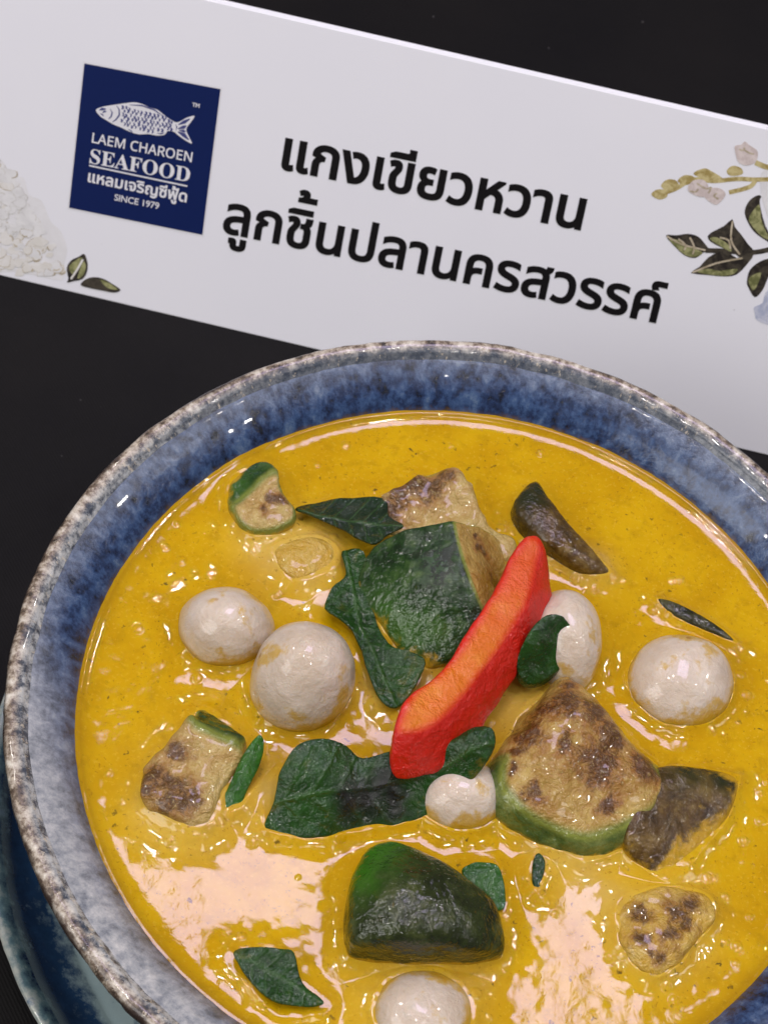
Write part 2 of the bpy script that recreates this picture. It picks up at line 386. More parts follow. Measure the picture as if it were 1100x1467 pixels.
SOLIDS = []                                      # (function giving distance at curry level, xy box) for the meniscus
def sstep(x, a, b):
    t = np.clip((x - a) / (b - a), 0, 1); return t * t * (3 - 2 * t)
def blobs(V, lst):
    f = np.zeros(len(V)); x, y, z = V[:, 0], V[:, 1], V[:, 2]
    wx = x + .030 * vnoise(x, y, z, 22, 1) + .020 * vnoise(x, y, z, 55, 2); wy = y + .030 * vnoise(x, y, z, 22, 3) + .020 * vnoise(x, y, z, 55, 4)
    for (px, py, r, z) in lst:
        c = at(px, py, z); f = np.maximum(f, np.exp(-(((wx - c[0]) ** 2 + (wy - c[1]) ** 2) / (r / 640) ** 2)))
    return f

def solid(name, label, cat, terms_fn, box, mats, h=0.0036, k=0.012, tau=0.006, noise=((0.006, 9), (0.002, 26)), tint=None, tint2=None, vein=None, seed=0, group=None, coat_h=0.055, parts=('skin', 'flesh'), meniscus=True, tintfn=None):
    (x0, y0, z0), (x1, y1, z1) = box
    def evalF(X, Y, Z):
        T = terms_fn(X, Y, Z); Fs = [t[0] for t in T]
        mx = Fs[0]
        for f in Fs[1:]: mx = np.maximum(mx, f)
        e = [np.exp((f - mx) / k) for f in Fs]; F = mx + k * np.log(sum(e))
        for a, fr in noise: F = F + a * 2 * vnoise(X, Y, Z, fr, seed)
        return F, T, mx
    xs, ys, zs = np.arange(x0, x1 + h, h), np.arange(y0, y1 + h, h), np.arange(z0, z1 + h, h)
    X, Y, Z = xs[:, None, None], ys[None, :, None], zs[None, None, :]
    Xf, Yf = np.broadcast_arrays(X, Y)
    F = evalF(X, Y, Z)[0]; F = np.ascontiguousarray(np.broadcast_to(F, (len(xs), len(ys), len(zs))))
    V, Q = nets(F, np.array([x0, y0, z0]), h)
    v = [V[:, i] for i in range(3)]
    _, T, mx = evalF(*v)
    wts = [np.exp((t[0] - mx) / tau) for t in T]; mask = sum(wi * t[1] for wi, t in zip(wts, T)) / sum(wts)
    coat = 1 - sstep(V[:, 2] - ZS, 0.004, coat_h)
    at_ = {'mask': mask, 'coat': coat, 'tint': blobs(V, tint or []), 'vein': np.zeros(len(V))}
    if tintfn: at_['tint'] = tintfn(*v)
    if vein is not None:
        L, _p = line_sd(pts(vein), v[0], v[1]); at_['vein'] = np.exp(-(L / 0.005) ** 2)
        ph = (_p * 7 - np.abs(L) * 14) % 1.0
        at_['vein'] = np.maximum(at_['vein'], .6 * np.exp(-((ph - .5) / .09) ** 2) * (np.abs(L) < .09))
    base = np.array([(x0 + x1) / 2, (y0 + y1) / 2, ZS])
    if meniscus:
        SOLIDS.append((lambda X, Y: evalF(X, Y, np.full(X.shape, ZS + 0.003))[0], (x0 - .12, x1 + .12, y0 - .12, y1 + .12)))
    tmp = bpy.data.meshes.new('t'); tmp.from_pydata([tuple(a) for a in V], [], Q.tolist()); tmp.update()
    N = np.empty(len(V) * 3, np.float32); tmp.vertex_normals.foreach_get('vector', N); N = N.reshape(-1, 3); bpy.data.meshes.remove(tmp)
    if len(mats) == 1:
        o = mesh_obj(name, V, Q, mats[0], loc=base, attrs=at_)
        return tag(o, label, cat, group)
    root = empty(name, base, label, cat, group)
    fm = mask[Q].mean(1) > 0.5
    for i, (sel, pn) in enumerate(((fm, parts[0]), (~fm, parts[1]))):
        q = Q[sel]
        if not len(q): continue
        u, inv = np.unique(q, return_inverse=True)
        A = dict((kk, vv[u]) for kk, vv in at_.items())
        if i == 0 and tint2 is not None: A['tint'] = blobs(V[u], tint2)
        mesh_obj(pn, V[u], inv.reshape(q.shape), mats[i], root, base, A, normals=N[u])
    return root

def bbox(P, z0, z1, m=0.03):
    return ((P[:, 0].min() - m, P[:, 1].min() - m, z0), (P[:, 0].max() + m, P[:, 1].max() + m, z1))
def wedge(name, label, cat, poly, tops, mats, depth=0.09, zmax=0.22, side=1.0, flare=0.0, smooth=5, extra=None, **kw):
    """poly: outline (px,py,z); tops: [(z(x,y), is_skin, slope scale)] the piece lies below all of them"""
    P = pts(poly); Ps = smooth_poly(P[:, :2], smooth)
    zr = P[:, 2].mean()
    def terms(X, Y, Z):
        Xb, Yb = np.broadcast_arrays(X[..., :1], Y[..., :1]) if X.ndim == 3 else (X, Y)
        d2 = poly_sd(Ps, Xb, Yb)
        T = [(d2 + flare * (Z - zr), side(Xb, Yb) if callable(side) else side), ((ZS - depth) - Z, 1.0 if callable(side) else side)]
        for (fz, m, sc) in tops: T.append(((Z - fz(Xb, Yb)) * sc, m))
        return T
    kw.setdefault('group', 'eggplant pieces in the curry')
    return solid(name, label, cat, terms, bbox(P, ZS - depth - 0.02, ZS + zmax, 0.045), mats, **kw)
def ball(name, label, px, py, zc, r, mats, rz=None, ry=None, ang=0.0, **kw):
    c = at(px, py, zc); rz = rz or r; ry = ry or r; ca, sa = math.cos(ang), math.sin(ang)
    def terms(X, Y, Z):
        dx, dy = X - c[0], Y - c[1]
        u, v, q = (dx * ca + dy * sa) / r, (-dx * sa + dy * ca) / ry, (Z - c[2]) / rz
        return [((np.sqrt(u * u + v * v + q * q) - 1) * min(r, ry, rz), 1.0)]
    m = max(r, ry) + 0.03
    return solid(name, label, 'fish ball', terms, ((c[0] - m, c[1] - m, c[2] - rz - .03), (c[0] + m, c[1] + m, c[2] + rz + .03)), mats, noise=((0.017, 4.2), (0.006, 10), (0.0016, 30)), group='fish balls in the curry', coat_h=0.055, **kw)
def leaf(name, label, outline, lift, mat, thick=0.0042, zlo=-0.06, zhi=0.2, **kw):
    P = pts(outline); Ps = smooth_poly(P[:, :2], 4)
    def terms(X, Y, Z):
        Xb, Yb = np.broadcast_arrays(X[..., :1], Y[..., :1]) if X.ndim == 3 else (X, Y)
        d2 = poly_sd(Ps, Xb, Yb); zz = lift(Xb, Yb) + 0.034 * vnoise(Xb, Yb, 0 * Xb, 11, kw.get('seed', 0) + 3) + 0.008 * vnoise(Xb, Yb, 0 * Xb, 30, kw.get('seed', 0))
        return [(d2, 1.0), (np.abs(Z - zz) * 0.85 - thick, 1.0)]
    return solid(name, label, 'leaf', terms, bbox(P, ZS + zlo, ZS + zhi, 0.03), [mat], h=0.0024, k=0.0016, noise=((0.0012, 30),), group='basil leaves in the curry', coat_h=kw.pop('coat_h', 0.012), **kw)

# ------------------------------------------------------------------ tabletop
ZT = -0.70
def grid_plane(name, x0, x1, y0, y1, z, mat):
    o = mesh_obj(name, [(x0, y0, z), (x1, y0, z), (x1, y1, z), (x0, y1, z)], [(0, 1, 2, 3)], mat, smooth=False)
    o['kind'] = 'structure'; return o
grid_plane('tabletop', -14, 14, -12, 22, ZT, mat_table())

# ------------------------------------------------------------------ lathe
def lathe(name, prof, mat, parent, loc, seg=360, wob=0.0, seed=1):
    prof = smooth_poly(np.array(prof, float), 6, closed=False)
    th = np.linspace(0, 2 * np.pi, seg, endpoint=False)
    R_, T_ = prof[:, 0][:, None], th[None, :]
    X, Y = R_ * np.cos(T_), R_ * np.sin(T_); Zz = np.broadcast_to(prof[:, 1][:, None], X.shape).copy()
    if wob:
        f = 1 + wob * (vnoise(np.cos(T_) * 5, np.sin(T_) * 5, 0 * T_ + prof[:, 1][:, None] * 3, 3, seed) + 0.6 * vnoise(np.cos(T_) * 18, np.sin(T_) * 18, prof[:, 1][:, None] * 6 + 0 * T_, 3, seed))
        X, Y = X * f, Y * f
    V = np.stack([X, Y, Zz], -1).reshape(-1, 3); n = len(prof)
    i, j = np.meshgrid(np.arange(n - 1), np.arange(seg), indexing='ij'); j2 = (j + 1) % seg
    Q = np.stack([i * seg + j, i * seg + j2, (i + 1) * seg + j2, (i + 1) * seg + j], -1).reshape(-1, 4)
    return mesh_obj(name, V + np.array(loc), Q, mat, parent, loc)

# saucer
ZB = ZT
sau = empty('saucer', (0, 0, ZB), 'dark blue glazed saucer with pale rim under the curry bowl', 'saucer')
lathe('plate', [(0.0, .065), (.5, .065), (.86, .07), (.93, .085), (1.00, .135), (1.03, .175)], mat_saucer(), sau, (0, 0, ZB), wob=.003)
lathe('rim', [(1.03, .175), (1.048, .19), (1.066, .192), (1.072, .18), (1.055, .15), (.97, .06), (.62, .02), (.60, .004), (.55, .004), (.54, .03), (0, .035)], mat_saucer(), sau, (0, 0, ZB), wob=.003)

# bowl
zb = ZT + .067
bowl = empty('soup_bowl', (0, 0, 0), 'blue glazed stoneware bowl with speckled cream and brown rim, full of yellow curry', 'bowl')
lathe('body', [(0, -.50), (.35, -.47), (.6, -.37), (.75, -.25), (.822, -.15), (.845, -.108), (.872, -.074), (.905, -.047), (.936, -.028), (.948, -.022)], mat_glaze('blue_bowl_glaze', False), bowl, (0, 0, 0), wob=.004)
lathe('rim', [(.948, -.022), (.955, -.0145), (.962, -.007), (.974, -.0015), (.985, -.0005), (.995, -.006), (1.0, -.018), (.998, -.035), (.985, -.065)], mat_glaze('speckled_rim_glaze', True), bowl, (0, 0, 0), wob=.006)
lathe('outer_wall', [(.985, -.065), (.95, -.12), (.86, -.25), (.70, -.43), (.52, -.55), (.46, -.575), (.45, zb), (.40, zb), (.39, -.59), (0, -.58)], plain('dark_outer_glaze', (.035, .03, .03), .25, .5), bowl, (0, 0, 0), wob=.004)

# ------------------------------------------------------------------ ingredients
def P3(*a): return plane_z(a)
def bulge(f, px, py, z, a, rad):
    c = at(px, py, z)
    return lambda X, Y: f(X, Y) + a * np.exp(-((X - c[0]) ** 2 + (Y - c[1]) ** 2) / rad ** 2)
FB = mat_fishball()
g_skin = mat_skin('green_eggplant_skin', (.004, .011, .004), (.012, .038, .008), (.065, .12, .03), (.040, .110, .015))
o_skin = mat_skin('olive_eggplant_skin', (.008, .012, .003), (.022, .032, .007), (.075, .09, .028), (.030, .130, .004))
b_skin = mat_skin('brown_eggplant_skin', (.028, .015, .003), (.095, .052, .011), (.24, .16, .045), (.020, .024, .008))
p_flesh = mat_flesh('pale_eggplant_flesh', (.52, .39, .14), (.40, .24, .065), (.17, .070, .015))
y_flesh = mat_flesh('yellow_eggplant_flesh', (.50, .35, .095), (.33, .175, .028), (.165, .058, .009))
s_flesh = mat_flesh('soaked_eggplant_flesh', (.56, .39, .09), (.52, .31, .03), (.15, .058, .009))
rind = mat_skin('pale_green_rind', (.03, .06, .012), (.09, .13, .03), (.24, .27, .08), (.02, .06, .008))

ball('fish_ball', 'white fish ball with a dark brown speck, left of the tallest fish ball', 322, 905, .015, .112, [FB], rz=.115, seed=1, ang=.3, ry=.104)
ball('fish_ball', 'tallest egg-shaped white fish ball, left of the green basil under the pepper', 435, 972, .055, .122, [FB], rz=.145, ry=.118, seed=2, ang=.6)
ball('fish_ball', 'white fish ball alone at the right, flecked with yellow', 969, 985, .0, .126, [FB], rz=.095, ry=.112, seed=3, ang=.2)
ball('fish_ball', 'white fish ball half hidden behind the red pepper slice', 808, 918, .03, .115, [FB], rz=.12, ry=.088, seed=4, ang=2.0)
ball('fish_ball', 'small white fish ball between the long basil leaf and the seedy eggplant chunk', 656, 1153, -.045, .106, [FB], rz=.115, ry=.085, seed=5, ang=.4)
ball('fish_ball', 'white fish ball cut off by the bottom of the picture', 600, 1458, -.02, .112, [FB], rz=.085, seed=6)

# large green wedge in the middle
wedge('eggplant_wedge', 'large dark green eggplant wedge with yellow flesh, leaning on the red pepper slice', 'eggplant',
      [(508, 838, .01), (532, 792, .04), (590, 768, .09), (655, 745, .15), (700, 762, .07), (742, 800, .02), (745, 858, .03), (697, 905, .09), (648, 948, .03), (602, 970, -.01), (560, 935, -.01), (520, 875, 0)],
      [(bulge(P3((655, 747, .15), (508, 842, .025), (606, 966, .01)), 612, 850, .07, .05, .15), 1, .85), (P3((655, 747, .155), (692, 872, .12), (748, 815, -.02)), 0, .75)], [g_skin, y_flesh], h=.0034, k=.005, tau=.004,
      side=1.0, tint=[(690, 795, 16, .08), (705, 830, 18, .06), (675, 775, 10, .1)], tint2=[(545, 880, 45, .08), (580, 910, 40, .05)], seed=11, zmax=.24, smooth=3, coat_h=.06)
# dome near the bottom
wedge('eggplant_wedge', 'domed olive green eggplant wedge standing below the long basil leaf', 'eggplant',
      [(490, 1340, .0), (497, 1280, .04), (518, 1226, .06), (556, 1203, .07), (606, 1216, .10), (664, 1252, .10), (710, 1292, .07), (722, 1330, .04), (720, 1374, -.01), (700, 1386, -.01), (610, 1388, -.01), (510, 1382, -.01), (493, 1366, -.01)],
      [(dome_z(600, 1290, .16, 3.0, 2.4, .2), 1, .8)], [o_skin, y_flesh], k=.009, tint2=[(505, 1255, 42, .05), (535, 1215, 40, .07), (560, 1205, 30, .07)], seed=12, zmax=.22, smooth=3)
# seedy chunk
wedge('eggplant_chunk', 'big cut eggplant chunk showing brown seedy flesh with a green rind along its lower side', 'eggplant',
      [(816, 945, .15), (828, 945, .15), (858, 982, .14), (908, 1038, .12), (948, 1080, .10), (966, 1118, .07), (950, 1158, .06), (905, 1192, .05), (840, 1210, .05), (775, 1194, .05), (730, 1162, .06), (704, 1122, .07), (716, 1068, .09), (762, 1008, .12)],
      [(P3((820, 950, .165), (700, 1115, .11), (955, 1115, .11)), 0, .95), (dome_z(828, 1070, .165, 1.9, 1.9), 0, .9)], [rind, y_flesh], h=.0036, k=.020, tau=.012, flare=.2,
      side=lambda X, Y: sstep(poly_sd(pts([(600, 1110), (720, 1105), (830, 1165), (950, 1100), (1000, 1000), (1000, 900), (600, 900)]), X, Y), -.02, .02),
      tint=[(762, 1038, 36, .13), (785, 1010, 38, .13), (815, 1000, 38, .14), (850, 1022, 42, .13), (880, 1055, 36, .12), (862, 1090, 54, .12), (812, 1066, 26, .12), (930, 1100, 34, .1), (745, 1070, 22, .1), (735, 1100, 18, .1), (770, 1140, 22, .09), (870, 1155, 18, .08), (820, 965, 16, .15)], seed=13, noise=((.012, 8), (.006, 20), (.0025, 46)), coat_h=.04)
# brown slab at the right
wedge('eggplant_wedge', 'brown skinned eggplant wedge beside the seedy chunk', 'eggplant',
      [(915, 1098, .07), (985, 1090, .05), (1055, 1100, .04), (1064, 1112, .03), (1046, 1160, .02), (1002, 1228, .01), (974, 1268, .0), (958, 1272, .0), (922, 1252, .0), (892, 1224, .01), (895, 1180, .04)],
      [(P3((930, 1100, .10), (1062, 1104, .045), (900, 1220, .05)), 1, .9), (dome_z(965, 1165, .085, 1.6), 1, .9)], [b_skin, y_flesh], k=.007, tint2=[(985, 1098, 40, .05), (1040, 1108, 30, .04)], seed=14, smooth=3)
# dark crescent top right
wedge('eggplant_wedge', 'dark curved eggplant strip right of the upper end of the red pepper slice', 'eggplant',
      [(735, 722, .03), (768, 685, .05), (785, 712, .05), (812, 752, .04), (850, 790, .02), (878, 826, .0), (842, 832, -.005), (800, 815, -.005), (760, 785, .0), (736, 752, .015)],
      [(dome_z(775, 745, .07, 2.4, .9, -.75), 1, .9)], [b_skin, p_flesh], k=.010, tint2=[(755, 715, 40, .05), (775, 700, 30, .05)], seed=15, smooth=3, coat_h=.022)
# pale block behind the big wedge
wedge('eggplant_chunk', 'pale browned eggplant chunk behind the large green wedge', 'eggplant',
      [(538, 712, .04), (585, 682, .05), (640, 668, .05), (668, 690, .05), (692, 738, .045), (738, 775, .03), (732, 806, .02), (690, 812, .0), (600, 790, .0), (548, 760, .01)],
      [(P3((545, 720, .05), (650, 675, .07), (735, 795, .04)), 0, .9)], [rind, p_flesh], k=.014, side=.35, tint=[(590, 690, 36, .06), (560, 725, 34, .05), (640, 680, 28, .07), (615, 700, 36, .06), (690, 790, 24, .04), (575, 705, 30, .06)], seed=16, noise=((.014, 9), (.007, 22), (.003, 46)), h=.003, coat_h=.03)
wedge('eggplant_chunk', 'pale eggplant chunk with a green skin edge, by the upper left of the bowl', 'eggplant',
      [(322, 702, .02), (338, 672, .035), (372, 656, .045), (398, 668, .045), (405, 700, .045), (424, 735, .035), (412, 762, .01), (365, 772, .0), (332, 745, .005)],
      [(P3((330, 690, .06), (395, 668, .08), (400, 755, .05)), 0, .9), (P3((322, 702, .025), (372, 656, .045), (402, 735, .16)), 1, .7)], [g_skin, p_flesh], k=.010, side=.6, tint=[(395, 722, 22, .04), (378, 735, 14, .04), (402, 668, 9, .05)], tint2=[(330, 690, 40, .03)], seed=17, noise=((.010, 10), (.005, 24), (.0025, 48)), h=.003, coat_h=.045)
wedge('eggplant_chunk', 'pale eggplant lump nearly sunk below the dark pointed basil leaf', 'eggplant',
      [(382, 800, .0), (402, 776, .012), (440, 768, .015), (478, 782, .01), (488, 812, .0), (462, 838, -.005), (415, 840, -.005)], [(dome_z(432, 800, .036, 1.4), 0, .9)], [rind, s_flesh], k=.012, side=.0, seed=18, noise=((.008, 11), (.003, 24)), h=.003, coat_h=.04)
wedge('eggplant_chunk', 'pale eggplant chunk with brown patch at the left, beside a narrow basil strip', 'eggplant',
      [(282, 1010, .03), (318, 1018, .035), (352, 1050, .03), (345, 1095, .025), (322, 1145, .01), (296, 1192, .0), (245, 1182, .0), (202, 1150, .005), (200, 1108, .02), (232, 1070, .03), (266, 1045, .035)],
      [(P3((290, 1015, .075), (345, 1060, .07), (215, 1120, .055)), 0, .9), (dome_z(270, 1095, .085, 1.0), 0, .9), (P3((280, 1012, .035), (355, 1052, .035), (270, 1090, .15)), 1, .7)], [g_skin, p_flesh], k=.012, side=.15,
      tint=[(225, 1115, 32, .05), (250, 1125, 34, .06), (240, 1150, 30, .04), (270, 1150, 24, .04), (255, 1075, 22, .06), (212, 1135, 26, .03)], seed=19, noise=((.014, 10), (.007, 24), (.003, 48)), h=.003, coat_h=.04)
wedge('eggplant_chunk', 'sunken eggplant chunk with two clusters of brown seeds, below the brown skinned wedge', 'eggplant',
      [(872, 1322, .0), (895, 1282, .01), (950, 1268, .014), (1008, 1280, .012), (1024, 1320, .006), (992, 1362, .004), (945, 1408, -.004), (900, 1380, -.002)],
      [(dome_z(948, 1325, .036, .8), 0, .9)], [rind, s_flesh], k=.012, side=.0, tint=[(912, 1308, 26, .03), (925, 1345, 20, .03), (972, 1318, 28, .03), (958, 1342, 24, .03), (932, 1375, 16, .02), (992, 1303, 20, .03)], seed=20, noise=((.008, 12), (.005, 26), (.002, 48)), h=.003, coat_h=.035)
wedge('eggplant_sliver', 'thin dark eggplant sliver above the fish ball at the right', 'eggplant',
      [(940, 858, .012), (962, 862, .018), (1000, 878, .02), (1035, 900, .018), (1055, 925, .005), (1030, 918, .0), (985, 900, .0), (955, 880, .0)],
      [(dome_z(1000, 890, .028, 2, .8, -.5), 1, .9)], [mat_skin('dark_sliver_skin', (.01, .012, .005), (.035, .035, .012), (.10, .09, .03), (.02, .03, .01))], k=.006, seed=21, h=.003, noise=((.003, 14),), coat_h=.02)

# basil leaves
dk = mat_leaf('dark_basil', (.004, .012, .004), (.010, .034, .009), (.045, .11, .03))
md = mat_leaf('basil', (.005, .026, .003), (.013, .062, .005), (.03, .13, .02))
br = mat_leaf('bright_basil', (.014, .075, .006), (.035, .14, .012), (.06, .2, .03))
bk = mat_leaf('blackened_basil', (.005, .030, .004), (.013, .064, .006), (.010, .010, .010))
def fold(p3, line=None, k=0.0, power=1.0):
    f = plane_z(p3); L = pts(line) if line else None
    def g(X, Y):
        z = f(X, Y)
        if L is not None: z = z + k * np.abs(line_sd(L, X, Y)[0]) ** power
        return z
    return g
leaf('basil_leaf', 'dark pointed basil leaf with a notched end, above the large green wedge', [(422, 735, .02), (450, 718, .035), (482, 709, .045), (550, 711, .05), (556, 742, .05), (577, 764, .045), (552, 778, .04), (530, 793, .03), (490, 770, .02), (455, 752, .015)],
     fold(((422, 735, .03), (552, 712, .035), (540, 790, .075)), None), dk, vein=[(425, 735, .03), (570, 765, .04)], seed=31)
leaf('basil_leaf', 'wrinkled basil leaf running down beside the large green wedge', [(488, 795, .02), (520, 800, .02), (530, 860, .03), (555, 925, .03), (590, 945, .03), (606, 965, .02), (585, 1005, .01), (558, 1022, .01), (532, 990, .012), (512, 930, .015), (498, 905, .015), (464, 882, .012), (474, 850, .018), (494, 828, .02)],
     fold(((490, 800, .035), (570, 1000, .035), (470, 880, .025)), [(495, 800), (520, 900), (560, 1000)], .25), md, seed=32, coat_h=.022, vein=[(495, 800, .02), (515, 900, .02), (560, 1000, .02)])
leaf('basil_leaf', 'long curled basil leaf with a blackened patch, under the tip of the red pepper slice', [(380, 1192, .005), (392, 1150, .03), (402, 1108, .06), (425, 1078, .07), (462, 1070, .07), (496, 1076, .07), (518, 1092, .06), (560, 1082, .07), (620, 1076, .08), (690, 1053, .09), (707, 1074, .09), (690, 1104, .085), (645, 1140, .075), (595, 1166, .05), (545, 1186, .02), (490, 1200, .005), (430, 1205, .0)],
     lambda X, Y: plane_z(((395, 1105, .065), (700, 1075, .100), (480, 1198, .012)))(X, Y) + .040 * np.exp(-(((X - at(676, 1108)[0]) / .05) ** 2 + ((Y - at(676, 1108)[1]) / .05) ** 2)) + .035 * np.exp(-(((X - at(445, 1125)[0]) / .09) ** 2 + ((Y - at(445, 1125)[1]) / .09) ** 2)) - .25 * np.abs(line_sd(pts([(385, 1150), (480, 1140), (560, 1125), (700, 1080)]), X, Y)[0]) * sstep(X, at(455, 1140)[0], at(560, 1140)[0]), bk, thick=.005, seed=33, vein=[(385, 1150, .05), (480, 1138, .06), (560, 1122, .07), (700, 1078, .09)], tint=[(520, 1150, 34, .03), (545, 1135, 30, .03), (500, 1165, 24, .02), (565, 1150, 26, .03)], coat_h=.008)
leaf('basil_leaf', 'narrow bright green basil strip beside the brown patched eggplant chunk at left', [(310, 1155, .005), (325, 1135, .015), (345, 1090, .03), (368, 1060, .045), (378, 1068, .045), (372, 1100, .03), (352, 1140, .015), (340, 1168, .0)],
     fold(((310, 1155, .012), (372, 1060, .055), (345, 1165, .012)), [(325, 1160), (375, 1062)], -.4), br, seed=34, tint=[], coat_h=.006)
leaf('basil_leaf', 'ragged basil leaf floating alone at the lower left', [(332, 1372, .006), (362, 1362, .012), (400, 1366, .016), (420, 1372, .014), (432, 1412, .012), (455, 1432, .008), (462, 1446, .002), (425, 1450, .0), (392, 1442, .002), (362, 1415, .004)],
     fold(((332, 1372, .026), (415, 1368, .034), (440, 1448, .022)), [(340, 1372), (455, 1445)], .1), md, seed=35, vein=[(332, 1372), (400, 1405), (462, 1446)], coat_h=.008, zlo=-.03, zhi=.08)
leaf('basil_leaf', 'rolled dark green basil piece between the pepper and the half hidden fish ball', [(738, 950, .09), (765, 905, .11), (792, 893, .12), (828, 918, .11), (822, 938, .105), (785, 968, .09), (752, 975, .08)],
     fold(((742, 950, .105), (795, 898, .145), (820, 925, .125)), [(745, 958), (820, 915)], -.35), md, thick=.012, seed=36, coat_h=.005)
leaf('basil_leaf', 'tiny basil scrap just below the seedy chunk', [(764, 1232, .012), (772, 1225, .014), (780, 1240, .012), (776, 1268, .008), (768, 1285, .0), (760, 1262, .006)], fold(((764, 1232, .02), (780, 1240, .018), (768, 1285, .008))), md, seed=37, coat_h=.004, zlo=-.03, zhi=.06)
leaf('basil_leaf', 'small bright green basil scrap tucked behind the olive dome', [(660, 1250, .03), (672, 1240, .035), (692, 1236, .04), (714, 1242, .04), (724, 1275, .03), (722, 1302, .02), (700, 1300, .03), (676, 1275, .03)], fold(((668, 1245, .04), (712, 1243, .045), (716, 1296, .025))), br, seed=38, coat_h=.004)

# red pepper slice
def pepper():
    out = [(740, 782, .175), (752, 771, .175), (768, 770, .175), (781, 783, .17), (790, 808, .165), (795, 845, .16), (778, 896, .155), (749, 951, .145), (706, 1014, .145), (666, 1066, .14), (622, 1101, .135), (588, 1113, .135), (563, 1106, .135), (560, 1060, .145), (577, 1014, .14), (602, 984, .155), (636, 952, .165), (668, 908, .175), (692, 866, .18), (714, 828, .18), (727, 800, .18)]
    P = pts(out); Ps = smooth_poly(P[:, :2], 4)
    ridge = smooth_poly(pts([(778, 782, .19), (763, 849, .19), (735, 900, .185), (705, 944, .175), (666, 996, .17), (622, 1043, .16), (580, 1060, .155), (540, 1062, .15)])[:, :2], 4, closed=False)
    hz = plane_z(((765, 790, .18), (585, 1080, .155), (660, 930, .175)))
    def terms(X, Y, Z):
        Xb, Yb = np.broadcast_arrays(X[..., :1], Y[..., :1]) if X.ndim == 3 else (X, Y)
        d2 = poly_sd(Ps, Xb, Yb); s, par = line_sd(ridge, Xb, Yb); h0 = hz(Xb, Yb) + .012
        return [(d2, 1.0), ((Z - (h0 - .10 * np.clip(-s, -1, 1) * -1 - .18 * np.maximum(-s, 0))) * .98, 0.0), ((Z - (h0 - 1.15 * s)) * .66, 1.0), ((h0 - .085) - Z, 1.0)]
    def tint(X, Y, Z):
        d2 = poly_sd(Ps, X, Y); s, par = line_sd(ridge, X, Y)
        return sstep(-d2, .004, .03) * sstep(-s, .0, .022) * (0.45 + .55 * sstep(par, .08, .45))
    return solid('pepper_slice', 'curved red pepper slice with orange cut flesh lying across the middle', 'pepper', terms, bbox(P, ZS - .02, ZS + .24, .03),
                 [mat_pepper('red_pepper_skin', True), mat_pepper('orange_pepper_flesh', False)], h=.003, k=.0075, tau=.005, noise=((.008, 8), (.003, 20), (.0012, 45)), tintfn=tint, coat_h=.005, seed=41, meniscus=False)
pepper()

